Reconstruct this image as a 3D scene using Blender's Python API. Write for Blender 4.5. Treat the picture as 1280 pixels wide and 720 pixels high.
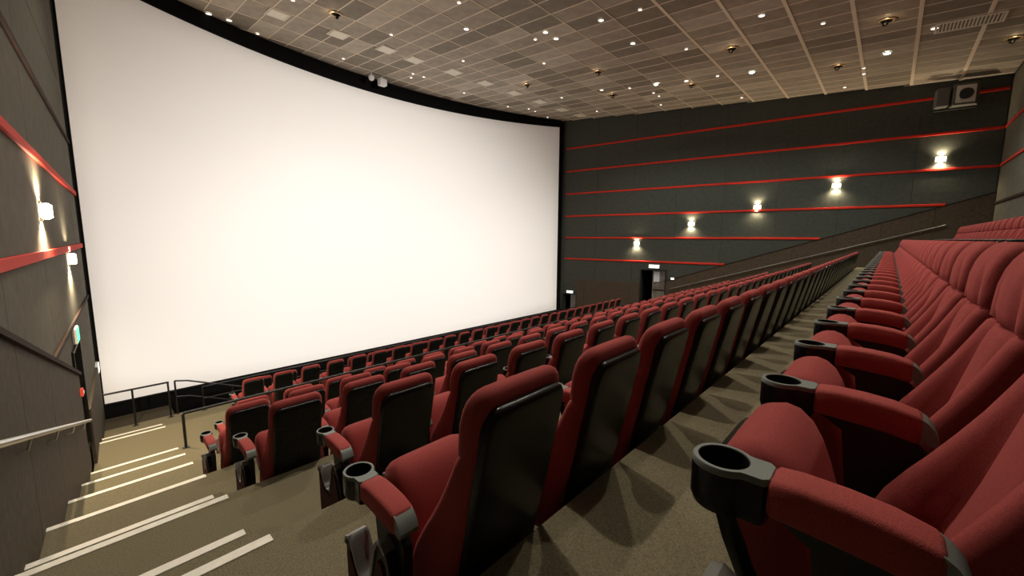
import bpy, math, random
from mathutils import Matrix, Vector
random.seed(7)
R = math.radians
D = bpy.data
scene = bpy.context.scene
col = scene.collection
for o in list(D.objects):
    D.objects.remove(o, do_unlink=True)

# ------------------------------------------------------------------ camera
# The eye is the world origin: +X runs along the rows, +Y to the screen, Z up.
YAW, PITCH, ROLL, FPX = R(47.13), R(-7.083), R(.262), 505.8
fw = Vector((math.sin(YAW)*math.cos(PITCH), math.cos(YAW)*math.cos(PITCH), math.sin(PITCH)))
rt0 = Vector((math.cos(YAW), -math.sin(YAW), 0))
up0 = rt0.cross(fw)
rt = rt0*math.cos(ROLL)+up0*math.sin(ROLL)
up = -rt0*math.sin(ROLL)+up0*math.cos(ROLL)
cd = D.cameras.new('camera')
cam = D.objects.new('camera', cd)
col.objects.link(cam)
cam.matrix_world = Matrix((rt, up, -fw)).transposed().to_4x4()
cd.sensor_fit = 'HORIZONTAL'
cd.sensor_width = 36
cd.lens = FPX/1280*36
cd.clip_start = .02
scene.camera = cam

# ------------------------------------------------------------------ world and exposure
w = D.worlds.new('world')
scene.world = w
w.use_nodes = True
w.node_tree.nodes['Background'].inputs[0].default_value = (.012, .011, .010, 1)
w.node_tree.nodes['Background'].inputs[1].default_value = 1
vs = scene.view_settings
vs.view_transform = 'Standard'
vs.look = 'None'
vs.gamma = 1
vs.use_curve_mapping = False
vs.exposure = 0.0

SCREEN_GLOW = .09            # even emission added for projected light the screen sends back
PROJECTOR_W = 15800
DOWN_W = 330
SCONCE_W = 190
SPOT_HALO_W = 1.2

def lamp(name, kind, loc, energy, color=(1, 1, 1), parent=None, radius=.05, aim=None, size=None, blend=.5):
    l = D.lights.new(name, kind)
    l.energy = energy
    l.color = color
    if kind in ('POINT', 'SPOT'):
        l.shadow_soft_size = radius
    if kind == 'SPOT':
        l.spot_size = size
        l.spot_blend = blend
    o = D.objects.new(name, l)
    col.objects.link(o)
    o.location = loc
    if aim is not None:
        o.rotation_euler = (Vector(aim)-Vector(loc)).to_track_quat('-Z', 'Y').to_euler()
    if parent:
        o.parent = parent
    return o

# the projector throws its picture from the booth in the back wall
lamp('projector_light', 'SPOT', (9.0, -2.2, 4.1), PROJECTOR_W, (1, .965, .92), radius=.022,
     aim=(9.0, 16, -3.6), size=R(84), blend=1)

# ------------------------------------------------------------------ materials
def mat(name, c, rough=.6, metal=0, noise=0, nscale=40, bump=0, bscale=200, emit=None, estr=1, sheen=0, spec=.5, c2=None, coords='Object'):
    m = D.materials.new(name)
    m.use_nodes = True
    nt = m.node_tree
    b = nt.nodes['Principled BSDF']
    b.inputs['Base Color'].default_value = (*c, 1)
    b.inputs['Roughness'].default_value = rough
    b.inputs['Metallic'].default_value = metal
    b.inputs['Specular IOR Level'].default_value = spec
    if sheen:
        b.inputs['Sheen Weight'].default_value = sheen
        b.inputs['Sheen Roughness'].default_value = .4
        b.inputs['Sheen Tint'].default_value = (*[min(1, x*2.2+.1) for x in c], 1)
    if emit:
        b.inputs['Emission Color'].default_value = (*emit, 1)
        b.inputs['Emission Strength'].default_value = estr
    if noise or bump:
        tc = nt.nodes.new('ShaderNodeTexCoord')
    if noise:
        n = nt.nodes.new('ShaderNodeTexNoise')
        n.inputs['Scale'].default_value = nscale
        n.inputs['Detail'].default_value = 4
        nt.links.new(tc.outputs[coords], n.inputs['Vector'])
        mx = nt.nodes.new('ShaderNodeMix')
        mx.data_type = 'RGBA'
        a = c2 if c2 else tuple(x*(1-noise) for x in c)
        e = c if c2 else tuple(min(1, x*(1+noise)) for x in c)
        rmp = nt.nodes.new('ShaderNodeMapRange')
        rmp.inputs['From Min'].default_value = .3
        rmp.inputs['From Max'].default_value = .7
        nt.links.new(n.outputs['Fac'], rmp.inputs['Value'])
        nt.links.new(rmp.outputs['Result'], mx.inputs['Factor'])
        mx.inputs['A'].default_value = (*a, 1)
        mx.inputs['B'].default_value = (*e, 1)
        nt.links.new(mx.outputs['Result'], b.inputs['Base Color'])
    if bump:
        n2 = nt.nodes.new('ShaderNodeTexNoise')
        n2.inputs['Scale'].default_value = bscale
        n2.inputs['Detail'].default_value = 3
        nt.links.new(tc.outputs[coords], n2.inputs['Vector'])
        bp = nt.nodes.new('ShaderNodeBump')
        bp.inputs['Strength'].default_value = bump
        bp.inputs['Distance'].default_value = .01
        nt.links.new(n2.outputs['Fac'], bp.inputs['Height'])
        nt.links.new(bp.outputs['Normal'], b.inputs['Normal'])
    return m

M = dict(
    red=mat('red_fabric', (.325, .056, .053), .85, noise=.18, nscale=260, bump=.25, bscale=700, sheen=.4, spec=.25),
    pad=mat('red_arm_fabric', (.37, .063, .057), .8, noise=.2, nscale=300, bump=.3, bscale=500, sheen=.2, spec=.3),
    shell=mat('black_plastic', (.008, .009, .009), .27, noise=.2, nscale=30, bump=.04, bscale=500, spec=.25),
    black=mat('black_metal', (.012, .012, .012), .5),
    well=mat('cup_well', (.008, .008, .008), .5),
    grey=mat('grey_plastic', (.19, .215, .205), .4, bump=.05, bscale=600),
    maroon=mat('dark_lacquer', (.018, .006, .006), .45, spec=.25),
    inset=mat('dark_red_cloth', (.085, .016, .014), .8, noise=.2, nscale=200),
    trim=mat('pale_trim', (.20, .205, .195), .3, metal=.2),
    carpet=mat('carpet', (.25, .22, .145), .95, noise=.3, nscale=140, bump=.6, bscale=160, c2=(.14, .12, .075), spec=.1),
    carpet2=mat('dark_carpet', (.06, .05, .035), .95, noise=.3, nscale=60, bump=.5, bscale=180, spec=.1),
    strip=mat('nosing_strip', (.90, .87, .78), .5, noise=.06, nscale=20),
    wallR=mat('wall_cloth_dark', (.074, .080, .068), .9, noise=.12, nscale=8, bump=.1, bscale=400, spec=.2),
    wallL=mat('wall_cloth_olive', (.125, .116, .088), .85, noise=.12, nscale=6, bump=.1, bscale=400, spec=.25),
    wains=mat('wainscot_brown', (.085, .060, .040), .8, noise=.2, nscale=15, bump=.15, bscale=200, spec=.3),
    wainsL=mat('wainscot_taupe', (.075, .058, .040), .8, noise=.2, nscale=15, bump=.15, bscale=200, spec=.3),
    stripe=mat('red_trim', (.62, .035, .018), .7, spec=.2),
    dtrim=mat('dark_trim', (.035, .02, .015), .8, spec=.15),
    blackcloth=mat('black_masking', (.004, .004, .004), .95, spec=.1),
    screen=mat('screen_white', (.82, .79, .75), .9, emit=(1, .93, .86), estr=SCREEN_GLOW, spec=.1),
    tile0=mat('ceiling_tile', (.385, .33, .265), .7, noise=.15, nscale=3, bump=.2, bscale=120, spec=.35),
    tile1=mat('ceiling_tile_dark', (.26, .222, .175), .7, noise=.15, nscale=3, bump=.2, bscale=120, spec=.35),
    tile2=mat('ceiling_tile_pale', (.50, .44, .36), .7, noise=.15, nscale=3, bump=.2, bscale=120, spec=.35),
    grid=mat('ceiling_grid_metal', (.86, .75, .60), .4),
    void=mat('ceiling_void', (.02, .018, .016), .9),
    lightw=mat('lamp_warm_white', (.8, .78, .72), .4, emit=(1, .93, .80), estr=3.0),
    lightc=mat('lamp_cool_white', (.8, .9, .85), .4, emit=(.82, 1, .93), estr=40),
    diff=mat('diffuser_panel', (.88, .82, .70), .5),
    brass=mat('tan_ring', (.42, .30, .18), .4, metal=.6),
    bulb=mat('sconce_bulb', (.9, .85, .7), .4, emit=(1, .86, .62), estr=60),
    sconce=mat('sconce_metal', (.30, .28, .25), .4, metal=.7),
    glass=mat('frosted_glass_lit', (.9, .85, .75), .5, emit=(1, .84, .58), estr=9),
    raild=mat('rail_dull', (.16, .155, .145), .45, metal=.6),
    rail=mat('rail_steel', (.55, .54, .52), .28, metal=.9),
    railb=mat('black_rail', (.02, .02, .02), .35, metal=.3),
    green=mat('exit_green', (.05, .5, .25), .5, emit=(.10, .9, .45), estr=1.6),
    signw=mat('exit_white', (.8, .85, .8), .5, emit=(.9, 1, .9), estr=1.5),
    paper=mat('paper', (.72, .78, .85), .7),
    door=mat('door_grey', (.20, .175, .155), .45, noise=.25, nscale=5),
    redled=mat('red_led', (.6, .03, .02), .5, emit=(1, .12, .06), estr=.5),
    speaker=mat('speaker_grey', (.12, .12, .11), .6),
    white=mat('white_casing', (.75, .74, .72), .5),
)

# ------------------------------------------------------------------ mesh helpers
class MB:
    def __init__(s):
        s.v = []
        s.f = []
        s.mi = []
    def add(s, vs, fs, mi=0):
        o = len(s.v)
        s.v += [tuple(v) for v in vs]
        s.f += [tuple(i+o for i in f) for f in fs]
        s.mi += [mi]*len(fs)
        return s
    def box(s, x0, x1, y0, y1, z0, z1, mi=0):
        return s.add([(x0, y0, z0), (x1, y0, z0), (x1, y1, z0), (x0, y1, z0), (x0, y0, z1), (x1, y0, z1), (x1, y1, z1), (x0, y1, z1)],
                     [(0, 3, 2, 1), (4, 5, 6, 7), (0, 1, 5, 4), (1, 2, 6, 5), (2, 3, 7, 6), (3, 0, 4, 7)], mi)
    def bbox(s, x0, x1, y0, y1, z0, z1, b=.005, mi=0):
        """box with chamfered edges"""
        vs = []
        def ring(z, i):
            a0, a1, c0, c1 = x0+i, x1-i, y0+i, y1-i
            return [(a0+b, c0, z), (a1-b, c0, z), (a1, c0+b, z), (a1, c1-b, z), (a1-b, c1, z), (a0+b, c1, z), (a0, c1-b, z), (a0, c0+b, z)]
        return s.loft([ring(z0, b), ring(z0+b, 0), ring(z1-b, 0), ring(z1, b)], mi=mi)
    def loft(s, rings, cap=True, mi=0, closed=True):
        n = len(rings[0])
        vs = [p for r in rings for p in r]
        fs = []
        for i in range(len(rings)-1):
            for j in range(n if closed else n-1):
                k = (j+1) % n
                fs.append((i*n+j, i*n+k, (i+1)*n+k, (i+1)*n+j))
        if cap:
            fs.append(tuple(range(n-1, -1, -1)))
            fs.append(tuple((len(rings)-1)*n+j for j in range(n)))
        return s.add(vs, fs, mi)
    def prism_x(s, poly, x0, x1, mi=0):
        """poly of (y,z) extruded along x"""
        return s.loft([[(x0, y, z) for y, z in poly], [(x1, y, z) for y, z in poly]], mi=mi)
    def prism_z(s, poly, z0, z1, mi=0):
        return s.loft([[(x, y, z0) for x, y in poly], [(x, y, z1) for x, y in poly]], mi=mi)
    def tube(s, pts, r, n=10, mi=0):
        pts = [Vector(p) for p in pts]
        rings = []
        for i, p in enumerate(pts):
            d = (pts[min(i+1, len(pts)-1)]-pts[max(i-1, 0)]).normalized()
            a = d.cross(Vector((0, 0, 1)))
            if a.length < 1e-3:
                a = Vector((1, 0, 0))
            a.normalize()
            b = a.cross(d)
            rings.append([tuple(p+a*r*math.cos(t)+b*r*math.sin(t)) for t in [2*math.pi*k/n for k in range(n)]])
        return s.loft(rings, mi=mi)
    def lathe(s, prof, n=20, c=(0, 0, 0), mi=0, cap=False):
        rings = [[(c[0]+r*math.cos(2*math.pi*k/n), c[1]+r*math.sin(2*math.pi*k/n), c[2]+z) for k in range(n)] for r, z in prof]
        return s.loft(rings, cap=cap, mi=mi)
    def mesh(s, name, mats, smooth=False):
        me = D.meshes.new(name)
        me.from_pydata(s.v, [], s.f)
        for m in (mats if isinstance(mats, (list, tuple)) else [mats]):
            me.materials.append(m)
        me.polygons.foreach_set('material_index', s.mi)
        import bmesh
        bm = bmesh.new()
        bm.from_mesh(me)
        bmesh.ops.recalc_face_normals(bm, faces=bm.faces)
        bm.to_mesh(me)
        bm.free()
        if smooth:
            me.polygons.foreach_set('use_smooth', [True]*len(me.polygons))
            me.set_sharp_from_angle(angle=R(smooth if smooth is not True else 40))
        me.update()
        return me

def link(name, me, parent=None, loc=None, rot=None):
    o = D.objects.new(name, me)
    col.objects.link(o)
    if parent:
        o.parent = parent
    if loc is not None:
        o.location = loc
    if rot is not None:
        o.rotation_euler = rot
    return o

def tag(o, label=None, cat=None, group=None, kind=None):
    if label:
        o['label'] = label
    if cat:
        o['category'] = cat
    if group:
        o['group'] = group
    if kind:
        o['kind'] = kind
    return o

def part(name, mb, m, parent, smooth=False):
    return link(name, mb.mesh(name, m, smooth), parent)

ONES = ['', 'first', 'second', 'third', 'fourth', 'fifth', 'sixth', 'seventh', 'eighth', 'ninth', 'tenth', 'eleventh', 'twelfth', 'thirteenth',
        'fourteenth', 'fifteenth', 'sixteenth', 'seventeenth', 'eighteenth', 'nineteenth', 'twentieth']
def ordinal(n):
    if n <= 20:
        return ONES[n]
    if n == 30:
        return 'thirtieth'
    return ('twenty-' if n < 30 else 'thirty-')+ONES[n % 10]

# ------------------------------------------------------------------ the hall's measures
EYE = 1.06                      # eye above the floor of its own row
RISE, RUN = .42, 1.29
def tierZ(k): return -EYE-RISE*k
def nose(k): return .86+RUN*k   # front edge of tier k
LW0, LWA = -.66, R(3.2)         # left wall: x at y=0 and splay
RW0, RWA = 20.53, R(7.1)
def xl(y): return LW0+math.tan(LWA)*y
def xr(y): return RW0-math.tan(RWA)*y
YB, YF = -2.42, 17.0            # back wall, wall behind the screen
CZ0, CT = 5.37, .068            # ceiling height at y=0 and its rise to the screen
def zc(y): return CZ0+CT*y
PIT = -5.28

# ------------------------------------------------------------------ floor: tiers, half steps, strips
floor = D.objects.new('floor', None)
col.objects.link(floor)
floor.location = (0, 0, PIT)
tag(floor, 'stepped carpeted floor descending in tiers to the screen', 'floor', kind='structure')
floor_kids = []
def fpart(name, mb, m, parent=None):
    o = link(name, mb.mesh(name, m), parent or floor)
    if parent is None:
        o.location = (0, 0, -PIT)
    return o
def slab(x0f, x1f, y0, y1, z0, z1):
    """block whose ends follow the splayed walls"""
    p = [(x0f(y0), y0), (x1f(y0), y0), (x1f(y1), y1), (x0f(y1), y1)]
    return MB().prism_z(p, z0, z1)
XA = {0: .48, 1: .54, 2: .61, 3: .68, 4: .755, 5: .84, 6: .905, 7: .98}     # aisle's inner edge
def strip(parent, y, z, xin):
    x0, x1 = xl(y)+.025, xin
    b = MB().bbox(x0, x1, y-.062, y-.002, z, z+.006, .002)
    s = fpart('nosing_strip', b, M['strip'], parent)
    return s
for k in range(-2, 8):
    y0, y1 = nose(k-1), nose(k)
    if k == 7:
        y1 = 10.93
    if k == -2:
        y0 = YB+.01
    t = fpart('tier', slab(lambda y: xl(y)+.01, lambda y: xr(y)-.01, y0+.001, y1, tierZ(k)-RISE-.1, tierZ(k)), M['carpet'])
    z = tierZ(k)
    if k >= 0:
        strip(t, y1, z, XA[k])
    # half step below each edge, in both aisles
    if k < 7 and k >= -1:
        xin = XA.get(k, .48)+.05
        hd = .46 if k < 3 else .38
        st = fpart('step', slab(lambda y: xl(y)+.012, lambda y: xin, y1+.001, y1+hd, z-RISE+.001, z-RISE/2), M['carpet'], t)
        if k >= 0:
            strip(t, y1+hd, z-RISE/2, XA[k]-.015)
        fpart('step', slab(lambda y: xr(y)-1.15, lambda y: xr(y)-.012, y1+.001, y1+.46, z-RISE+.001, z-RISE/2), M['carpet'], t)
# front platform (tier 8) and the pit before the screen
t8 = fpart('tier', slab(lambda y: xl(y)+.01, lambda y: xr(y)-.01, 10.931, 12.75, PIT-.05, tierZ(8)), M['carpet'])
st = fpart('step', slab(lambda y: xl(y)+.012, lambda y: 1.03, 10.932, 11.70, tierZ(8)+.001, tierZ(8)+RISE/2), M['carpet'], t8)
strip(t8, 11.70, tierZ(8)+RISE/2, 1.0)
fpart('landing', slab(lambda y: xl(y)+.01, lambda y: 1.35, 12.751, 13.56, PIT-.05, tierZ(8)), M['carpet2'])
fpart('pit_floor', slab(lambda y: 1.352, lambda y: xr(y)-.01, 12.751, 13.56, PIT-.05, PIT), M['carpet2'])

# ------------------------------------------------------------------ walls
def wall_obj(name, x0, ang, mb, m, label):
    o = link(name, mb.mesh(name, m), None, (x0, 0, 0), (0, 0, ang))
    return tag(o, label, 'wall', kind='structure')
Zt = 7.2
# left wall: local x points into the room, y runs to the screen
DL0, DL1, DLz0, DLz1 = 8.78, 9.95, -3.58, -1.75      # door opening
mb = MB()
for (u0, u1, z0, z1) in [(YB, DL0, PIT, Zt), (DL1, YF, PIT, Zt), (DL0, DL1, DLz1, Zt), (DL0, DL1, PIT, DLz0)]:
    mb.box(-.22, -.02, u0, u1, z0, z1)
wl = wall_obj('wall_left', LW0, -LWA, mb, M['wallL'], 'olive grey panelled side wall beside the stepped aisle')
# right wall: local -x points into the room
DR0, DR1, DRz0, DRz1 = 7.98, 9.16, -3.58, -1.58
ER0, ER1, ERz0, ERz1 = 12.78, 13.55, PIT, -3.17
mb = MB()
for (u0, u1, z0, z1) in [(YB-.4, DR0, PIT, Zt), (DR1, ER0, PIT, Zt), (ER1, YF, PIT, Zt), (DR0, DR1, DRz1, Zt), (DR0, DR1, PIT, DRz0), (ER0, ER1, ERz1, Zt)]:
    mb.box(.02, .22, u0, u1, z0, z1)
wr = wall_obj('wall_right', RW0, RWA, mb, M['wallR'], 'dark charcoal panelled side wall with red horizontal stripes')
mb = MB().box(-1.2, 21.5, YB-.2, YB-.02, -1, Zt)
wb = link('wall_back', mb.mesh('wall_back', M['wallL']))
tag(wb, 'olive panelled back wall behind the raised row', 'wall', kind='structure')
mb = MB().box(-.6, 19.5, YF, YF+.2, PIT, Zt)
wf = link('wall_front', mb.mesh('wall_front', M['blackcloth']))
tag(wf, 'black wall behind the cinema screen', 'wall', kind='structure')

LZ = [-1.38, -.22, .94, 2.05, 3.2, 4.4]
RZ = [-1.15, .02, 1.2, 2.41, 3.62, 4.83]
def panels(wall, s, zs, u0, u1, step, m, top, bottom, holes, zslope=0, thick=.022):
    """cloth panels between the stripe lines, vertical joints every 'step' metres"""
    zz = [bottom]+list(zs)+[top]
    n = int(round((u1-u0)/step))
    for i in range(len(zz)-1):
        for j in range(n):
            a, b = u0+(u1-u0)*j/n, u0+(u1-u0)*(j+1)/n
            z0, z1 = zz[i]+.012, zz[i+1]-.012
            rects = [(a+.004, b-.004, z0, z1)]
            for (ha, hb, hz0, hz1) in holes:
                out = []
                for (p, q, c, d) in rects:
                    if p >= hb or q <= ha or c >= hz1 or d <= hz0:
                        out.append((p, q, c, d))
                        continue
                    if p < ha: out.append((p, ha, c, d))
                    if q > hb: out.append((hb, q, c, d))
                    if d > hz1: out.append((max(p, ha), min(q, hb), hz1, d))
                    if c < hz0: out.append((max(p, ha), min(q, hb), c, hz0))
                rects = out
            for (p, q, c, d) in rects:
                if q-p < .03 or d-c < .03:
                    continue
                x0, x1 = (-.02, .0) if s > 0 else (0, .02)
                part('wall_panel', MB().bbox(x0, x1, p, q, c, d, .004), m, wall)
panels(wl, 1, LZ, YB, 16.9, 2.42, M['wallL'], zc(-2)-.02, -3.5, [(DL0, DL1, DLz0, DLz1)])
panels(wr, -1, RZ, YB, 13.7, 2.05, M['wallR'], 6.9, -2.6, [(DR0, DR1, DRz0, DRz1)])
# red stripes
def stripe(name, x0, ang, s, z, u0, u1, m, hw=.042):
    xa, xb = (.001, .035) if s > 0 else (-.035, -.001)
    o = link(name, MB().bbox(xa, xb, u0, u1, z-hw, z+hw, .008).mesh(name, m), None, (x0, 0, 0), (0, 0, ang))
    return o
def rw_top(u):
    return -2.26 if u > 8.5 else -2.26+(8.5-u)*.349
n = 0
for i, z in enumerate(RZ):
    u0 = YB+.02
    if z < rw_top(u0):
        u0 = 8.5-(z+2.26)/.349+.12
    n += 1
    tag(stripe('trim_%d' % n, RW0, RWA, -1, z, u0, 13.55, M['stripe']), ONES[i+1]+' red stripe up from the brown wainscot of the charcoal wall', 'trim', kind='structure')
for i, z in enumerate(LZ[:4]):
    n += 1
    red = z in (-.22, .94)
    tag(stripe('trim_%d' % n, LW0, -LWA, 1, z, YB+.02 if z > -1 else 6.6, 13.7, M['stripe'] if red else M['dtrim'], .05 if red else .03),
        ('red' if red else 'dark')+' horizontal trim strip on the olive wall, '+ONES[i+1]+' one up', 'trim', kind='structure')
for z in (1.2, 2.41, 3.62):
    n += 1
    o = link('trim_%d' % n, MB().bbox(6, 20.75, YB, YB+.035, z-.042, z+.042, .008).mesh('trim', M['stripe'] if z > 2 else M['dtrim']))
    tag(o, ('red' if z > 2 else 'dark')+' stripe on the back wall %s' % ('highest up' if z > 3 else 'above the raised row' if z < 2 else 'between two others'), 'trim', kind='structure')
for j in range(6):
    a = 6+(20.8-6)*j/6
    for (z0, z1) in [(-.5, 1.2), (1.2, 2.41), (2.41, 3.62), (3.62, 5.15)]:
        part('wall_panel', MB().bbox(a+.004, a+14.8/6-.004, YB-.02, YB-.001, z0+.01, z1-.01, .004), M['wallL'], wb)
# wainscots: boards with a sloping top that follows the stairs
def wainscot(wall, s, topf, u0, u1, step, m, botf, holes=()):
    nn = int(round((u1-u0)/step))
    for j in range(nn):
        a, b = u0+(u1-u0)*j/nn+.004, u0+(u1-u0)*(j+1)/nn-.004
        segs = [(a, b)]
        for (ha, hb) in holes:
            o2 = []
            for p, q in segs:
                if q <= ha or p >= hb: o2.append((p, q))
                else:
                    if p < ha: o2.append((p, ha))
                    if q > hb: o2.append((hb, q))
            segs = o2
        for p, q in segs:
            if q-p < .05: continue
            xa, xb = (.001, .05) if s > 0 else (-.05, -.001)
            part('wainscot_board', MB().prism_x([(p, botf(p)), (q, botf(q)), (q, topf(q)), (p, topf(p))], xa, xb), m, wall)
def lw_top(u): return -.748-(u-4.465)*.311
def flr(u):
    k = 0
    return -EYE-RISE*math.ceil((u-.86)/RUN)-.45
wainscot(wl, 1, lw_top, YB, DL0-.03, 1.4, M['wainsL'], lambda u: min(flr(u), lw_top(u)-1))
wainscot(wl, 1, lambda u: -3.0, DL1+.03, 13.5, 1.2, M['wainsL'], lambda u: PIT+.02)
wainscot(wr, -1, rw_top, YB, 8.5, 1.37, M['wains'], lambda u: min(flr(u), rw_top(u)-1), [(DR0-.06, DR1+.06)])
wainscot(wr, -1, rw_top, 8.5, 13.5, 1.25, M['wains'], lambda u: PIT+.02, [(DR0-.06, DR1+.06), (ER0-.06, ER1+.06)])
# caps on the wainscots
part('wainscot_cap', MB().add([(x, u, lw_top(u)+dz) for u in (YB, DL0-.03) for x, dz in ((0, 0), (.08, 0), (.08, .05), (0, .05))],
     [(0, 1, 2, 3), (7, 6, 5, 4), (0, 4, 5, 1), (1, 5, 6, 2), (2, 6, 7, 3), (3, 7, 4, 0)]), M['dtrim'], wl)
part('wainscot_cap', MB().add([(x, u, rw_top(u)+dz) for u in (YB, 8.5) for x, dz in ((0, 0), (-.065, 0), (-.065, .03), (0, .03))],
     [(0, 1, 2, 3), (7, 6, 5, 4), (0, 4, 5, 1), (1, 5, 6, 2), (2, 6, 7, 3), (3, 7, 4, 0)]), M['dtrim'], wr)

# doors
d1 = link('door_1', MB().bbox(-.34, -.29, DL0-.1, DL1+.1, DLz0, DLz1+.1, .006).mesh('door_1', M['black']), None, (LW0, 0, 0), (0, 0, -LWA))
tag(d1, 'dark recessed doorway in the olive wall beside the stairs', 'door', kind='structure')
part('door_frame', MB().box(-.29, .03, DL0-.03, DL0, DLz0, DLz1).box(-.29, .03, DL1, DL1+.03, DLz0, DLz1).box(-.29, .03, DL0-.03, DL1+.03, DLz1, DLz1+.03), M['black'], d1)
part('push_bar', MB().bbox(-.29, -.23, DL0+.1, DL1-.1, -2.62, -2.56, .008), M['rail'], d1)
part('sill', MB().box(-.30, .0, DL0, DL1, DLz0-.02, DLz0+.004), M['carpet2'], d1)
d2 = link('door_2', MB().bbox(.9, .95, DR0-.3, DR1+.5, DRz0, DRz1+.1, .006).mesh('door_2', M['blackcloth']), None, (RW0, 0, 0), (0, 0, RWA))
tag(d2, 'dark doorway with open grey leaf in the charcoal wall', 'door', kind='structure')
part('door_frame', MB().box(-.05, .9, DR0-.05, DR0, DRz0, DRz1).box(-.05, .9, DR1, DR1+.05, DRz0, DRz1).box(-.05, .9, DR0-.05, DR1+.05, DRz1, DRz1+.05), M['black'], d2)
lf = part('door_leaf', MB().bbox(.10, .145, DR0+.01, DR0+.64, DRz0+.01, DRz1-.02, .006), M['door'], d2)
part('notice', MB().box(.094, .099, DR0+.30, DR0+.58, DRz1-.56, DRz1-.06), M['paper'], lf)
part('kick_rail', MB().bbox(.07, .10, DR0+.05, DR0+.60, DRz0+1.0, DRz0+1.06, .005), M['maroon'], lf)
part('sill', MB().box(.02, .9, DR0, DR1, DRz0-.02, DRz0+.004), M['carpet2'], d2)
d3 = link('door_3', MB().bbox(.5, .55, ER0-.2, ER1+.3, ERz0, ERz1+.1, .006).mesh('door_3', M['blackcloth']), None, (RW0, 0, 0), (0, 0, RWA))
tag(d3, 'dark exit doorway in the corner beside the screen', 'door', kind='structure')
part('door_frame', MB().box(-.05, .5, ER0-.05, ER0, ERz0, ERz1).box(-.05, .5, ER1, ER1+.05, ERz0, ERz1).box(-.05, .5, ER0-.05, ER1+.05, ERz1, ERz1+.05), M['black'], d3)
part('door_leaf', MB().bbox(.08, .12, ER0+.01, ER0+.38, ERz0+.01, ERz1-.02, .006), M['door'], d3)

def exit_sign(x0, ang, s, u, z, w, h, m, label, letters=False):
    o = D.objects.new('exit_sign', None)
    col.objects.link(o)
    o.location = (x0, 0, 0)
    o.rotation_euler = (0, 0, ang)
    tag(o, label, 'sign', 'exit signs')
    xa, xb = (.003, .06) if s > 0 else (-.06, -.003)
    # move origin to the sign
    o.location = Vector((x0, 0, 0))+Matrix.Rotation(ang, 3, 'Z') @ Vector((0, u, z))
    part('sign_box', MB().bbox(xa, xb, -w/2, w/2, -h/2, h/2, .008), M['white'], o)
    xf = (xb, xb+.004) if s > 0 else (xa-.004, xa)
    part('lit_panel', MB().bbox(xf[0], xf[1], -w/2+.015, w/2-.015, -h/2+.015, h/2-.015, .0015), m, o)
    return o
exit_sign(LW0, -LWA, 1, 9.3, -1.55, .40, .24, M['green'], 'green lit exit sign above the dark doorway of the olive wall')
exit_sign(LW0, -LWA, 1, 13.3, -3.05, .34, .22, M['signw'], 'pale lit sign low on the olive wall beside the screen edge')
exit_sign(RW0, RWA, -1, 8.53, -1.38, .52, .18, M['signw'], 'white lit exit sign above the doorway with open leaf')
exit_sign(RW0, RWA, -1, 13.15, -3.02, .42, .15, M['signw'], 'white lit exit sign above the corner doorway beside the screen')
# small red alarm box on the left wall, small lamp beside the right door
def wallthing(name, x0, ang, u, z):
    o = D.objects.new(name, None)
    col.objects.link(o)
    o.location = Vector((x0, 0, 0))+Matrix.Rotation(ang, 3, 'Z') @ Vector((0, u, z))
    o.rotation_euler = (0, 0, ang)
    return o
o = tag(wallthing('fire_alarm', LW0, -LWA, 8.60, -2.30), 'small red alarm box on taupe wainscot beside the dark doorway', 'alarm')
part('casing', MB().bbox(.05, .085, -.045, .045, -.06, .06, .01), M['redled'], o)
part('button', MB().bbox(.085, .095, -.02, .02, -.02, .02, .004), M['white'], o)
o = tag(wallthing('wall_light', RW0, RWA, 7.62, -1.93), 'small white aisle light on brown wainscot beside the open door', 'light')
part('casing', MB().bbox(-.10, -.05, -.08, .08, -.05, .05, .01), M['white'], o)
part('lens', MB().bbox(-.112, -.10, -.06, .06, -.035, .035, .004), M['lightw'], o)

# sconces with up and down light
def sconce(x0, ang, s, u, z, label, group, power):
    o = wallthing('wall_sconce', x0, ang, u, z)
    tag(o, label, 'sconce', group)
    part('back_plate', MB().bbox(*((.001, .02) if s > 0 else (-.02, -.001)), -.06, .06, -.11, .11, .005), M['sconce'], o)
    # half-round shield, open above and below
    n = 12
    rin, rout = [], []
    rings = []
    for zz in (-.075, .075):
        pts = []
        for rr in (.13, .122):
            seq = range(n+1) if rr > .125 else range(n, -1, -1)
            for k in seq:
                a = -math.pi/2+math.pi*k/n
                pts.append((s*(rr*math.cos(a)*.75+.005), rr*math.sin(a), zz))
        rings.append(pts)
    part('shield', MB().loft(rings), M['glass'], o, 60)
    part('bulb', MB().lathe([(.004, -.095), (.03, -.085), (.042, -.03), (.042, .03), (.03, .085), (.004, .095)], 12, (s*.055, 0, 0), cap=True), M['bulb'], o, True)
    for sg, pf in ((1, .5), (-1, 1)):
        lamp('sconce_light', 'SPOT', (s*.055, 0, sg*.10), power*pf, (1, .80, .52), o, .03, aim=(s*.054, 0, sg*2), size=R(150), blend=.8)
    return o
RSC = [(9.42, -.25), (6.9, .67), (4.31, 1.34), (1.73, 2.06), (-1.03, 2.76)]
for i, (u, z) in enumerate(RSC):
    sconce(RW0, RWA, -1, u*1.004, z, 'lit half-round sconce on charcoal wall, '+ONES[i+1]+' one up from the screen', 'sconces on the charcoal wall', SCONCE_W*.8)
for i, (u, z) in enumerate([(7.47, .29), (10.16, -.39)]):
    sconce(LW0, -LWA, 1, u, z, 'lit half-round sconce on olive wall, '+('the one farther from' if i == 0 else 'the one nearest')+' the screen', 'sconces on the olive wall', SCONCE_W*2.2)

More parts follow.
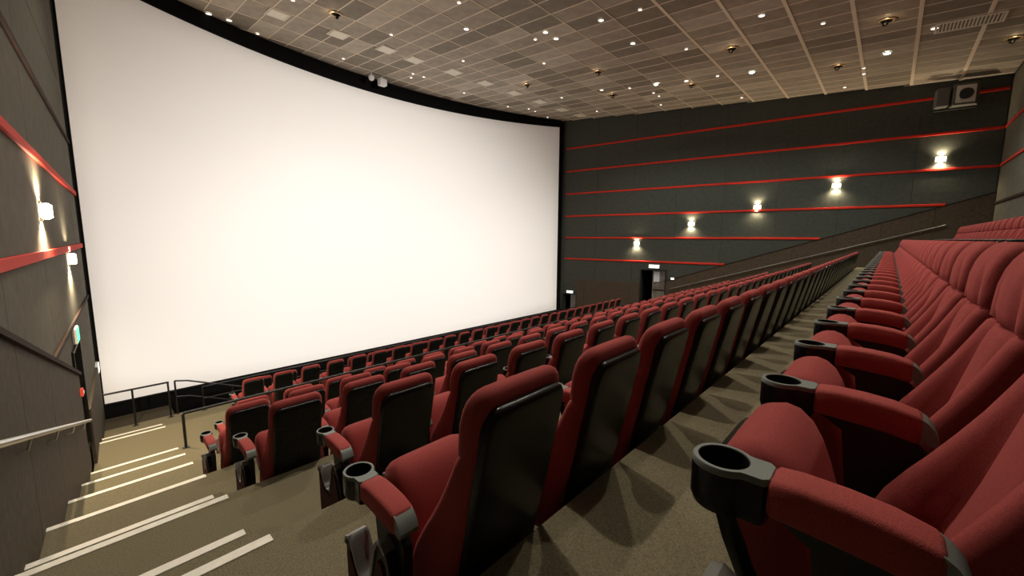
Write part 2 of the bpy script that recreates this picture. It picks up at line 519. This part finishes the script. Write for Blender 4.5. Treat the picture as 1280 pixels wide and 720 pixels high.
# ------------------------------------------------------------------ screen
SX0, SX1, SY, SAG, SZ0, SZ1 = .17, 18.44, 13.66, 2.6, -4.9, 5.94
half = (SX1-SX0)/2
rad = (half*half+SAG*SAG)/(2*SAG)
scx = (SX0+SX1)/2
scy = SY+SAG-rad
def arc_y(x): return scy+math.sqrt(max(0, rad*rad-(x-scx)**2))
NS = 64
scr = D.objects.new('cinema_screen', None)
col.objects.link(scr)
scr.location = (scx, SY, SZ0)
tag(scr, 'huge curved white cinema screen glowing with projected light', 'screen')
def arc_strip(z0f, z1f, xa, xb, off, th):
    rings = []
    for i in range(NS+1):
        x = xa+(xb-xa)*i/NS
        y = arc_y(x)+off
        rings.append([(x-scx, y-SY, z0f(x)-SZ0), (x-scx, y+th-SY, z0f(x)-SZ0), (x-scx, y+th-SY, z1f(x)-SZ0), (x-scx, y-SY, z1f(x)-SZ0)])
    return MB().loft(rings)
part('screen_surface', arc_strip(lambda x: SZ0, lambda x: SZ1, SX0, SX1, 0, .03), M['screen'], scr, True)
part('top_masking', arc_strip(lambda x: SZ1, lambda x: zc(arc_y(x))+.0, SX0-.05, SX1+.05, -.06, .12), M['blackcloth'], scr, True)
part('side_masking', MB().box(SX0-.04-scx, SX0+.0-scx, -.10, .12, 0, SZ1+.3-SZ0), M['blackcloth'], scr)
part('side_masking', MB().box(SX1-scx, SX1+.34-scx, -.02, .2, 0, SZ1+.3-SZ0), M['blackcloth'], scr)
# low black stage front under the screen
o = link('stage_front', MB().box(xl(13.57)+.02, 18.85, 13.57, 13.64, PIT, -4.10).bbox(xl(13.57)+.02, 18.85, 13.55, 13.65, -4.10, -4.06, .01).mesh('stage_front', M['blackcloth']))
tag(o, 'low black stage front wall running below the cinema screen', 'wall', kind='structure')

# ------------------------------------------------------------------ ceiling
CA = math.atan(CT)
ceil = link('ceiling', MB().box(-1.2, 21.5, YB-.2, YF+.2, .10, .2).mesh('ceiling', M['void']), None, (0, 0, CZ0), (CA, 0, 0))
tag(ceil, 'dark ceiling of rectangular tiles in a pale metal grid', 'ceiling', kind='structure')
TX, TY, GX0, GY0 = .60, 1.19, 4.3, 1.13
cosA = math.cos(CA)
def in_view(p):
    d = p.dot(fw)
    if d < .3: return 0
    x, y = 640+FPX*p.dot(rt)/d, 360-FPX*p.dot(up)/d
    if -20 < x < 1300 and -30 < y < 720:
        return 1/(d*d)*max(.02, abs(p.z)/p.length)/d
    return 0
cells = []
for j in range(-3, 14):
    for i in range(-9, 30):
        x0, y0 = GX0+i*TX, GY0+j*TY
        x1, y1 = x0+TX, y0+TY
        y0, y1 = max(y0, YB+.01), min(y1, 16.2)
        if y1-y0 < .1: continue
        xa, xb = max(x0, xl(y1)+.03), min(x1, xr(y1)-.03)
        if xb-xa < .08: continue
        xm, ym = (xa+xb)/2, (y0+y1)/2
        if xm > SX0 and xm < SX1 and y0 > arc_y(xm)-.1: continue
        if (xm < SX0+.3 or xm > SX1-.3) and y0 > 14: continue
        full = abs(xb-xa-TX) < 1e-4 and abs(y1-y0-TY) < 1e-4
        cells.append((in_view(Vector((xm, ym, zc(ym)))), xa, xb, y0/cosA, y1/cosA, full))
cells.sort(key=lambda c: -c[0])
tmesh = {}
def tilemesh(wx, wy, k):
    key = (round(wx, 3), round(wy, 3), k)
    if key not in tmesh:
        g = .012
        tmesh[key] = MB().bbox(g, wx-g, g, wy-g, 0, .02, .004).mesh('ceiling_tile', M['tile%d' % k])
    return tmesh[key]
rest = MB()
for n_, (v, xa, xb, ya, yb, full) in enumerate(cells):
    k = random.choice((0, 0, 0, 0, 1, 1, 2))
    dz = random.uniform(-.003, .003)
    if n_ < 300 and v > 0:
        link('ceiling_tile', tilemesh(xb-xa, yb-ya, k), ceil, (xa, ya, .012+dz))
    else:
        rest.bbox(xa+.012, xb-.012, ya+.012, yb-.012, .012+dz, .032+dz, .004)
if rest.v:
    tag(part('ceiling_tiles', rest, M['tile0'], ceil), kind='stuff')
for j in range(-3, 14):
    y = (GY0+j*TY)
    if y < YB or y > 16: continue
    wdt = .030 if j > 3 else .085
    a, b = xl(y)+.03, xr(y)-.03
    part('ceiling_runner', MB().bbox(a, b, y/cosA-wdt/2, y/cosA+wdt/2, .0, .02, .003), M['grid'], ceil)
for i in range(-8, 29):
    x = GX0+i*TX
    yl = min(16.1, arc_y(x)-.12 if SX0 < x < SX1 else 13.4)
    if x < LW0+.6: continue
    if x > xr(13): yl = min(yl, (RW0-x)/math.tan(RWA)-.1)
    if yl < YB+.5: continue
    part('cross_tee', MB().bbox(x-.014, x+.014, YB+.02, yl/cosA, .004, .02, .003), M['grid'], ceil)

def on_ceiling(name, x, y, dz=0):
    o = D.objects.new(name, None)
    col.objects.link(o)
    o.location = (x, y, zc(y)-dz)
    o.rotation_euler = (CA, 0, 0)
    return o
# three bright cool downlights
for i, (x, y) in enumerate([(15.67, 7.09), (16.23, 3.96), (16.65, .55)]):
    o = on_ceiling('bright_downlight', x, y)
    tag(o, 'bright cool white round downlight near the charcoal wall, '+('the one nearest the screen', 'the middle of three', 'the one nearest the back wall')[i], 'light', 'bright cool downlights')
    part('ring', MB().lathe([(.075, 0), (.11, 0), (.11, -.02), (.075, -.025), (.075, 0)], 24), M['white'], o, True)
    part('lens', MB().lathe([(.001, -.03), (.05, -.028), (.078, -.012), (.078, -.002)], 24), M['lightc'], o, True)
    lamp('downlight', 'SPOT', (0, 0, -.05), DOWN_W*1.2, (.90, 1, .92), o, .07, aim=(0, 0, -3), size=R(140), blend=.7)
# small round white lamps
dots = [(3.23, 15.01), (3.72, 14.99), (4.56, 15.34), (4.49, 12.1), (8.31, 9.57), (9.81, 7.83), (10.32, 7.83), (10.0, 8.37), (11.63, 9.33), (10.12, 6.19), (11.9, 6.16), (12.24, 2.86), (10.22, 5.13), (7.2, 15.04), (7.18, 11.77), (9.58, 14.22), (10.05, 14.16), (9.81, 14.69), (9.86, 11.54), (7.23, 8.6), (12.32, 14.38), (14.95, 14.2), (15.8, 13.6), (16.31, 13.61), (15.17, 11.15), (15.56, 8.12), (16.62, 7.6), (17.13, 7.59), (18.37, 8.04), (17.85, 11.0), (17.56, 13.8), (15.92, 6.04), (16.01, 4.99), (19.03, 4.95), (13.17, 5.05), (13.56, 1.75), (17.71, 1.11), (18.3, 1.13), (19.58, 1.71)]
BIG = {4, 5, 6, 9, 10, 11, 0, 1, 31}
me_ring = [MB().lathe([(r*.8, 0), (r, 0), (r, -.012), (r*.8, -.016), (r*.8, 0)], 20).mesh('ring', M['white'], True) for r in (.055, .085)]
me_lens = [MB().lathe([(.001, -.014), (r*.5, -.013), (r*.8, -.010), (r*.8, -.001)], 20).mesh('lens', M['lightw'], True) for r in (.055, .085)]
lamps = []
for i, (x, y) in enumerate(dots):
    b = 1 if i in BIG else 0
    o = on_ceiling('ceiling_lamp', x, y)
    lamps.append((o, x, y, b))
    link('ring', me_ring[b], o)
    link('lens', me_lens[b], o)
# warm downlights for the rows; those not in dots are added lamps
added_lamps = []
for (x, y, fac) in [(2.4, 3.0, 1.7), (8.31, 9.57, .8), (10.12, 6.19, 1.1), (12.24, 2.86, 1.5), (7.18, 11.77, .8), (4.49, 6.4, 1.2), (6.4, 3.0, 2.2), (2.2, 9.4, 1), (15.17, 9.15, .8), (4.4, .6, .7), (9.6, .6, .8), (15.4, -.35, .8), (6.5, -1.7, .25)]:
    if (x, y) not in dots:
        o = on_ceiling('ceiling_lamp', x, y)  # lamp added to brighten the rows and the walkway
        added_lamps.append((o, x, y, 1))
        link('ring', me_ring[1], o)
        link('lens', me_lens[1], o)
    lamp('downlight', 'SPOT', (x, y, zc(y)-.04), DOWN_W*fac, (1, .90, .74), None, .08, aim=(x, y, -9), size=R(125), blend=.7)
for b in (0, 1):
    for lo, hi, wd in ((13.0, 99, 'between the screen and the square diffusers'), (8.9, 13.0, 'next behind the square diffusers'), (5.4, 8.9, 'in the middle of the ceiling'), (-9, 5.4, 'in the ceiling nearest the back wall')):
        L = sorted([q for q in lamps+added_lamps if q[3] == b and lo < q[2] <= hi], key=lambda q: q[1])
        for i, q in enumerate(L):
            tag(q[0], ('larger' if b else 'small')+' round lamp '+wd+', '+ordinal(i+1)+' from the olive wall', 'light', ('larger' if b else 'small')+' round ceiling lamps')  # the larger set also holds the added lamps
# recessed black eyeball spots with a tan ring
spots = [(14.27, .55), (13.91, 3.98), (16.46, 6.03), (13.38, 8.23), (16.03, 9.13), (17.14, 1.71), (5.55, 11.92), (13.04, 11.31), (17.23, -1.91)]
sp_r = MB().lathe([(.12, -.001), (.19, -.001), (.19, -.012), (.15, -.02), (.12, -.012), (.12, -.001)], 28).mesh('ring', M['brass'], True)
sp_c = MB().lathe([(.001, -.004), (.12, -.004), (.12, -.001)], 28).mesh('can', M['blackcloth'])
sp_h = MB().lathe([(.001, -.075), (.045, -.07), (.06, -.045), (.06, 0), (.03, .02)], 18, cap=True).mesh('lamp_head', M['shell'], True)
spots.sort(key=lambda p: -p[1])
for i, (x, y) in enumerate(spots):
    o = on_ceiling('eyeball_spotlight', x, y)
    tag(o, 'black eyeball spotlight in a tan ceiling ring, '+ordinal(i+1)+' nearest the screen', 'light', 'eyeball spotlights')
    link('ring', sp_r, o)
    link('can', sp_c, o)
    link('lamp_head', sp_h, o, (.03, .01, -.03), (.5, .3, 0))
    lamp('spot_glow', 'POINT', (-.10, 0, -.10), SPOT_HALO_W, (1, .72, .42), o, .03)
# square pale diffusers near the screen
for i, (x, y) in enumerate([(4.51, 13.34), (6.18, 13.17), (7.71, 12.97), (8.8, 12.95), (10.38, 12.71), (11.96, 12.62), (13.53, 12.47), (15.14, 12.35), (16.76, 12.27), (18.1, 12.1)]):
    o = on_ceiling('ceiling_diffuser', x, y)
    tag(o, 'pale square air diffuser in the ceiling before the screen, '+ordinal(i+1)+' from the olive wall', 'diffuser', 'square ceiling diffusers')
    part('frame', MB().box(-.27, .27, -.27, -.24, -.016, -.002).box(-.27, .27, .24, .27, -.016, -.002).box(-.27, -.24, -.24, .24, -.016, -.002).box(.24, .27, -.24, .24, -.016, -.002), M['diff'], o)
    part('plate', MB().bbox(-.225, .225, -.225, .225, -.022, -.006, .006), M['diff'], o)
# rectangular vent
o = on_ceiling('ceiling_vent', 15.45, -.95)
tag(o, 'pale rectangular slatted vent grille in the ceiling near the back wall', 'vent')
part('frame', MB().box(-.32, .32, -.60, -.55, -.025, -.002).box(-.32, .32, .55, .60, -.025, -.002).box(-.32, -.27, -.55, .55, -.025, -.002).box(.27, .32, -.55, .55, -.025, -.002), M['diff'], o)
part('backing', MB().box(-.27, .27, -.55, .55, -.008, -.002), M['tile1'], o)
sl = MB().add([(-.27, -.014, -.024), (.27, -.014, -.024), (.27, .014, -.010), (-.27, .014, -.010)], [(0, 1, 2, 3)])
slm = MB().bbox(-.27, .27, -.014, .014, -.022, -.012, .002).mesh('slat', M['diff'])
for k in range(17):
    link('slat', slm, o, (0, -.52+.065*k, 0))
# two white casings by the masking
for i, (u, w_) in enumerate([(.55, .16), (.58, .26)]):
    y = 15.55
    x = u*y*1.0
    o = D.objects.new('ceiling_camera' if i == 0 else 'ceiling_speaker', None)
    col.objects.link(o)
    o.location = (x, y, zc(y)-.02)
    tag(o, ('small white domed camera hanging from the ceiling by the screen masking', 'small white box hanging from the ceiling by the screen masking')[i], ('camera', 'speaker')[i])
    part('mount', MB().tube([(0, 0, .02), (0, 0, -.12)], .02), M['white'], o)
    if i == 0:
        part('dome', MB().lathe([(.02, -.08), (.10, -.10), (.12, -.17), (.09, -.25), (.02, -.29)], 16, cap=True), M['white'], o, True)
    else:
        part('casing', MB().bbox(-.15, .15, -.12, .12, -.36, -.10, .02), M['white'], o)

# ------------------------------------------------------------------ cinema seats
def half_section(z, yb, yf, yw, hw):
    """outline of the backrest at height z, half on +x, from back centre to front centre"""
    r = min(.045, hw*.4, abs(yw-yb)*.45)
    g = max(0, min(1, (1.0-z)/.1))      # relief fades out over the head
    pts = [(0, yb), (hw*.35, yb), (hw*.7, yb)]
    for k in range(5):
        a = -math.pi/2+math.pi/2*k/4
        pts.append((hw-r+r*math.cos(a), yb+r+r*math.sin(a)))
    rw_ = min(.028, hw*.3, abs(yw-yb)*.45)
    for k in range(5):
        a = math.pi/2*k/4
        pts.append((hw-rw_+rw_*math.cos(a), yw-rw_+rw_*math.sin(a)))
    x2 = hw-rw_-.02
    if x2 < hw*.3: x2 = hw*.3
    for k in range(1, 5):
        t = k/4
        s = t*t*(3-2*t)
        pts.append((x2-(hw*.20)*t, yw+(yf-.014*g-yw)*s))
    pts.append((x2-hw*.27, yf-.010*g))
    pts.append((x2-hw*.32, yf))
    xe = pts[-1][0]
    pts += [(xe*.6, yf+.006*g), (xe*.3, yf+.010*g), (0, yf+.012*g)]
    return [(x, y, z) for x, y in pts]
BK = [(.20, -.045, .03, .06, .19), (.22, -.05, .03, .10, .215), (.30, -.07, .02, .125, .228), (.40, -.092, .0, .11, .226), (.46, -.105, -.012, .088, .222),
      (.52, -.120, -.030, .056, .216), (.58, -.134, -.046, .02, .210), (.64, -.148, -.060, -.014, .206), (.70, -.161, -.074, -.046, .203),
      (.76, -.174, -.088, -.074, .201), (.80, -.183, -.100, -.092, .200), (.824, -.188, -.112, -.104, .1985), (.832, -.190, -.126, -.118, .195),
      (.840, -.192, -.114, -.108, .1985), (.88, -.200, -.108, -.110, .198), (.93, -.210, -.110, -.114, .197), (.975, -.219, -.118, -.124, .194), (1.005, -.223, -.130, -.136, .189),
      (1.025, -.223, -.143, -.148, .181), (1.040, -.218, -.157, -.160, .169), (1.049, -.210, -.170, -.172, .153), (1.053, -.200, -.180, -.182, .135)]
rings = []
for lv in BK:
    h = half_section(*lv)
    rings.append(h+[(-x, y, z) for x, y, z in h[-2:0:-1]])
me_back = MB().loft(rings).mesh('backrest', M['red'], 60)
# black back shell, a little proud of the cloth
def backy(z):
    for a, b in zip(BK, BK[1:]):
        if a[0] <= z <= b[0]:
            t = (z-a[0])/(b[0]-a[0])
            return a[1]+(b[1]-a[1])*t, a[4]+(b[4]-a[4])*t
    return BK[-1][1], BK[-1][4]
rings = []
ZT, RB, E0 = 1.004, .018, .027
SHL = [(z, E0) for z in (.08, .20, .32, .44, .56, .68, .80, .88, .93, .955, .972)]+[(ZT-RB+RB*math.sin(R(a)), E0-RB+RB*math.cos(R(a))) for a in (0, 22, 45, 67, 84)]
for z, e in SHL:
    yb_, hw_ = (-.02, .195) if z < .2 else backy(z)
    c = max(0, z-.925)/(ZT-.925)
    hs = min(hw_-.010, .180)-.050*(1-math.sqrt(max(0, 1-c*c)))
    half_ = [(hs, yb_+.03)]+[(hs-RB+RB*math.cos(R(a)), yb_-e+RB-RB*math.sin(R(a))) for a in (0, 22, 45, 67, 90)]+[(hs*.5, yb_-e-.003)]
    rings.append([(x, y, z) for x, y in half_]+[(-x, y, z) for x, y in half_[::-1]])
me_shell = MB().loft(rings).mesh('back_shell', M['shell'], 50)
# tipped-up cushion
ang = R(71)
def cush(sections):
    out = []
    for (l, hw, t0, t1) in sections:
        n = 20
        ring = []
        for k in range(n):
            a = 2*math.pi*k/n
            ca, sa = math.cos(a), math.sin(a)
            e = .42
            x = hw*math.copysign(abs(ca)**e, ca)
            t = (t0+t1)/2+(t1-t0)/2*math.copysign(abs(sa)**e, sa)
            y = .135+l*math.cos(ang)-t*math.sin(ang)
            z = .325+l*math.sin(ang)+t*math.cos(ang)
            ring.append((x, y, z))
        out.append(ring)
    return out
me_cush = MB().loft(cush([(-.03, .16, -.06, -.03), (-.015, .185, -.09, -.012), (.02, .186, -.125, .0), (.10, .192, -.142, .012), (.19, .193, -.150, .016), (.25, .192, -.150, .014),
                          (.292, .188, -.145, .006), (.322, .178, -.132, -.010), (.340, .160, -.112, -.032), (.348, .135, -.09, -.055)])).mesh('seat_cushion', M['red'], 60)
me_pan = MB().loft(cush([(.0, .17, -.16, -.10), (.03, .185, -.168, -.10), (.15, .19, -.178, -.10), (.26, .185, -.176, -.105), (.30, .17, -.168, -.11)])).mesh('seat_pan', M['shell'], 60)
# armrest on the seat's left side (x = 0 at the arm's middle)
CUPY, CUPZ = .322, .652
def arm_outline(N=40):
    pts = []
    for k in range(N):
        a = 2*math.pi*k/N
        dx, dy = math.sin(a), math.cos(a)
        r = .054
        if dy < 0:
            # neck rectangle, half width .037, end .08 behind the cup centre
            rr = min(.037/abs(dx) if abs(dx) > 1e-6 else 9, .082/-dy)
            r = max(r, rr)
        pts.append((r*dx, CUPY+r*dy))
    return pts
ol = arm_outline()
hole = [(.043*math.sin(2*math.pi*k/40), CUPY+.043*math.cos(2*math.pi*k/40)) for k in range(40)]
cupm = MB()
cupm.loft([[(x*.9, CUPY+(y-CUPY)*.92, CUPZ-.088) for x, y in ol], [(x, y, CUPZ-.075) for x, y in ol], [(x, y, CUPZ-.012) for x, y in ol]], cap=False)
cupm.add([(x*.9, CUPY+(y-CUPY)*.92, CUPZ-.088) for x, y in ol], [tuple(range(40))])
cupm.loft([[(x, y, CUPZ-.002) for x, y in hole], [(x*.94, CUPY+(y-CUPY)*.94, CUPZ-.075) for x, y in hole]], cap=False, mi=1)
cupm.add([(x*.94, CUPY+(y-CUPY)*.94, CUPZ-.075) for x, y in hole], [tuple(range(40))], 1)
me_cup = cupm.mesh('cup_holder', [M['shell'], M['well']], 40)
me_rim = MB().loft([[(x, y, CUPZ-.012) for x, y in ol], [(x, y, CUPZ-.004) for x, y in ol], [(x*.955, CUPY+(y-CUPY)*.965, CUPZ) for x, y in ol],
                    [(x*1.03, CUPY+(y-CUPY)*1.03, CUPZ) for x, y in hole], [(x, y, CUPZ-.004) for x, y in hole]], cap=False).mesh('rim', M['grey'], 50)
padr = []
for (y, zt, h, hw) in [(.243, .648, .060, .034), (.236, .654, .068, .039), (.20, .657, .072, .040), (.14, .655, .074, .040), (.085, .649, .073, .040), (.040, .637, .070, .039), (.032, .631, .062, .034)]:
    zb = zt-h
    b = .010
    padr.append([(-hw, y, zb+b), (-hw, y, zt-b), (-hw+b*.4, y, zt-b*.3), (-hw+b*1.4, y, zt), (hw-b*1.4, y, zt), (hw-b*.4, y, zt-b*.3), (hw, y, zt-b), (hw, y, zb+b), (hw-b, y, zb), (-hw+b, y, zb)])
me_pad = MB().loft(padr).mesh('armrest_pad', M['pad'], 50)
me_end = MB().prism_x([(.036, .632), (.022, .623), (.008, .606), (.0, .584), (.004, .568), (.020, .570), (.036, .580)], -.033, .033).mesh('armrest_end', M['grey'], 30)
sup = MB().prism_x([(.10, .0), (.16, .0), (.15, .30), (.18, .55), (.235, .585), (.06, .585), (.01, .53), (.02, .30)], -.016, .016)
sup.bbox(-.035, .035, -.05, .24, 0, .02, .006)
me_sup = sup.mesh('arm_support', M['black'])
ep = [(.33, .0), (.338, .39), (.330, .415), (.312, .422), (.294, .412), (.262, .350), (.235, .318), (.20, .310), (.168, .328), (.148, .40), (.128, .48), (.108, .515), (.085, .520), (.062, .500), (.02, .38), (-.03, .0)]
me_ep = MB().prism_x(ep, -.030, .030).mesh('end_panel', M['maroon'], 30)
me_ins = MB().prism_x([(.31, .03), (.318, .37), (.30, .375), (.25, .29), (.16, .285), (.10, .46), (.08, .45), (.04, .34), (.0, .03)], -.037, -.0305).mesh('cloth_insert', M['inset'], 30)
tr_ = MB()
seq = ep[1:14]
def offs(p, q): return (q[0]-p[0], q[1]-p[1])
outer, inner = [], []
for i, p in enumerate(seq):
    a, b = seq[max(0, i-1)], seq[min(len(seq)-1, i+1)]
    tx, tz = b[0]-a[0], b[1]-a[1]
    L = math.hypot(tx, tz)
    nx, nz = tz/L, -tx/L
    outer.append((p[0]+nx*.006, p[1]+nz*.006))
    inner.append((p[0]-nx*.006, p[1]-nz*.006))
me_ept = MB().loft([[(-.036, *o_), (.036, *o_), (.036, *i_), (-.036, *i_)] for o_, i_ in zip(outer, inner)]).mesh('panel_trim', M['trim'], 40)
ARM = .29

def add_arm(root, x, panel=False):
    link('armrest_pad', me_pad, root, (x, 0, 0))
    c = link('cup_holder', me_cup, root, (x, 0, 0))
    link('rim', me_rim, c)
    link('armrest_end', me_end, root, (x, 0, 0))
    link('arm_support', me_sup, root, (x, 0, 0))
    if panel:
        e = link('end_panel', me_ep, root, (x-.02, 0, 0))
        link('panel_trim', me_ept, e)
        link('cloth_insert', me_ins, e)

S = .58
def seat(x, y, z, label, group, left_end=False, right_end=False):
    root = D.objects.new('cinema_chair', None)
    col.objects.link(root)
    root.location = (x, y, z)
    tag(root, label, 'chair', group)
    link('backrest', me_back, root)
    link('back_shell', me_shell, root)
    c = link('seat_cushion', me_cush, root)
    link('seat_pan', me_pan, root)
    add_arm(root, -ARM, left_end)
    if right_end:
        add_arm(root, ARM)
    return root
rows = [  # tier, first arm x, seat y, wording, right margin
    (0, .80, -.127, 'in the row facing the carpeted walkway', 1.35),
    (1, .625, 1.005, 'backing onto the carpeted walkway', 1.35),
    (2, 1.01, 2.27, 'in the second row below the walkway', 1.35),
    (3, .815, 3.56, 'in the third row below the walkway', 1.35),
    (4, .785, 4.87, 'in the fourth row below the walkway', 1.35),
    (5, 1.13, 6.16, 'in the row just above the guard rail', 1.35),
    (7, 2.03, 9.75, 'in the first row beyond the guard rail', .75),
    (8, 2.55, 11.06, 'in the front row nearest the screen', .75),
]
for (k, xa, y, words, marg) in rows:
    cnt = int((xr(y)-marg-xa)/S)
    for i in range(cnt):
        lab = 'red cinema chair, '+ordinal(i+1)+' from the stepped aisle, '+words
        seat(xa+S/2+i*S, y, tierZ(k), lab, 'red seats '+words, i == 0, i == cnt-1)
xe = xr(-1.45)-1.1
for i in range(20):
    lab = 'red cinema chair, '+ordinal(i+1)+' from the charcoal wall, in the raised back row'
    seat(xe-S/2-i*S, -1.45, tierZ(-1), lab, 'red seats in the raised back row', False, i == 0)

# ------------------------------------------------------------------ rails
def guard(name, pts, z0, h, r, m, label, posts, mid=False):
    o = D.objects.new(name, None)
    col.objects.link(o)
    o.location = (pts[0][0], pts[0][1], z0)
    L0 = Vector(o.location)
    tag(o, label, 'railing')
    part('top_rail', MB().tube([Vector((x, y, z0+h))-L0 for x, y in pts], r), m, o, True)
    if mid:
        part('mid_rail', MB().tube([Vector((x, y, z0+h*.5))-L0 for x, y in pts], r*.7), m, o, True)
    for (x, y) in posts:
        p = part('post', MB().tube([Vector((x, y, z0))-L0, Vector((x, y, z0+h-.5*r))-L0], r*.9, 8), m, o, True)
        part('base_plate', MB().bbox(x-.05-L0.x, x+.05-L0.x, y-.04-L0.y, y+.04-L0.y, 0, .012, .003), m, p)
    return o
XR6 = xr(8.55)-1.3
guard('guard_rail', [(1.0, 8.5), (XR6, 8.5)], tierZ(6), .61, .024, M['railb'], 'long black guard rail along the platform edge below the fifth row', [(1.0+(XR6-1.0)*i/12, 8.5) for i in range(13)])
guard('guard_rail', [(.9, -.535), (xr(-.5)-1.3, -.535)], tierZ(-1), .60, .022, M['railb'], 'black guard rail before the raised back row', [(.9+(xr(-.5)-2.2)*i/10, -.535) for i in range(11)])
guard('landing_rail', [(xl(12.6)+.08, 12.62), (1.28, 12.62)], tierZ(8), .88, .022, M['railb'], 'short black rail across the landing at the foot of the stairs', [(.62, 12.62), (1.26, 12.62)])
o = D.objects.new('stair_rail', None)
col.objects.link(o)
o.location = (1.40, 12.70, tierZ(8))
tag(o, 'black rail sloping down from the landing into the pit', 'railing')
part('top_rail', MB().tube([(0, 0, .86), (.25, .02, .80), (1.75, .12, .15)], .02), M['railb'], o, True)
part('mid_rail', MB().tube([(0, 0, .45), (.25, .02, .40), (1.5, .12, -.15)], .016), M['railb'], o, True)
part('post', MB().tube([(0, 0, 0), (0, 0, .86)], .02), M['railb'], o, True)
part('post', MB().tube([(1.2, .1, PIT-tierZ(8)), (1.2, .1, .39)], .02), M['railb'], o, True)
guard('front_rail', [(1.9, 12.5), (xr(12.5)-.3, 12.5)], tierZ(8), .62, .018, M['railb'], 'thin black rail running before the front row by the screen', [(1.9+(xr(12.5)-2.3)*i/12, 12.5) for i in range(13)], True)

def handrail(x0, ang, s, pts, label, m):
    o = wallthing('handrail', x0, ang, pts[0][0], pts[0][1])
    tag(o, label, 'railing')
    loc = [(s*.12, u-pts[0][0], z-pts[0][1]) for u, z in pts]
    part('rail', MB().tube(loc, .022), m, o, True)
    (ua, za), (ub, zb) = pts[0], pts[-1]
    nb = 6
    for i in range(nb):
        t = (i+.4)/nb
        u, z = (ub-ua)*t, (zb-za)*t
        part('bracket', MB().tube([(s*.045, u, z-.10), (s*.10, u, z-.09), (s*.12, u, z-.015)], .009, 8), m, o, True)
handrail(LW0, -LWA, 1, [(1.2, -.41), (8.5, -2.72)], 'pale steel handrail on the taupe wainscot beside the stairs', M['rail'])
handrail(RW0, RWA, -1, [(-1.35, .50), (7.75, -2.44)], 'dull steel handrail on the brown wainscot of the charcoal wall', M['raild'])

# ------------------------------------------------------------------ surround speaker high on the right wall
o = wallthing('surround_speaker', RW0, RWA, -1.15, 4.72)
tag(o, 'grey surround speaker on a bracket high on the charcoal wall', 'speaker')
part('bracket', MB().bbox(-.30, -.001, -.06, .06, -.05, .05, .01).bbox(-.34, -.26, -.5, .5, -.42, -.38, .01), M['black'], o)
cb = part('cabinet', MB().prism_z([(-.30, -.52), (-.62, -.40), (-.70, .12), (-.30, .16)], -.36, .30), M['speaker'], o)
part('cabinet', MB().bbox(-.62, -.28, .20, .52, -.34, .26, .02), M['speaker'], o)
part('grille', MB().add([(-.632, -.38, -.30), (-.702, .08, -.30), (-.702, .08, .24), (-.632, -.38, .24), (-.622, -.38, -.30), (-.692, .08, -.30), (-.692, .08, .24), (-.622, -.38, .24)],
     [(0, 1, 2, 3), (7, 6, 5, 4), (0, 4, 5, 1), (1, 5, 6, 2), (2, 6, 7, 3), (3, 7, 4, 0)]), M['white'], cb)
cone = part('cone', MB().lathe([(.001, .0), (.06, .01), (.15, .03), (.17, .02)], 20), M['black'], cb, True)
cone.rotation_euler = (0, -math.pi/2, R(-8))
cone.location = (-.685, -.15, -.03)
# unseen hood added on the back wall; its opening trims the beam
o = D.objects.new('added_beam_hood', None)
col.objects.link(o)
o.location = (9.0, YB, 4.1)
tag(o, 'black light hood added unseen on the back wall to trim the beam', 'beam mask')
F0, F1 = .667, .675
X0, X1, Z0, Z1 = -.262, .280, -.236, .056
part('hood', MB().box(-.50, -.47, 0, F0, -.40, .35).box(.47, .50, 0, F0, -.40, .35).box(-.47, .47, 0, F0, -.40, -.37).box(-.47, .47, 0, F0, .32, .35), M['black'], o)
part('aperture_plate', MB().box(-.50, X0, F0, F1, -.40, .35).box(X1, .50, F0, F1, -.40, .35).box(X0, X1, F0, F1, -.40, Z0).box(X0, X1, F0, F1, Z1, .35), M['black'], o)
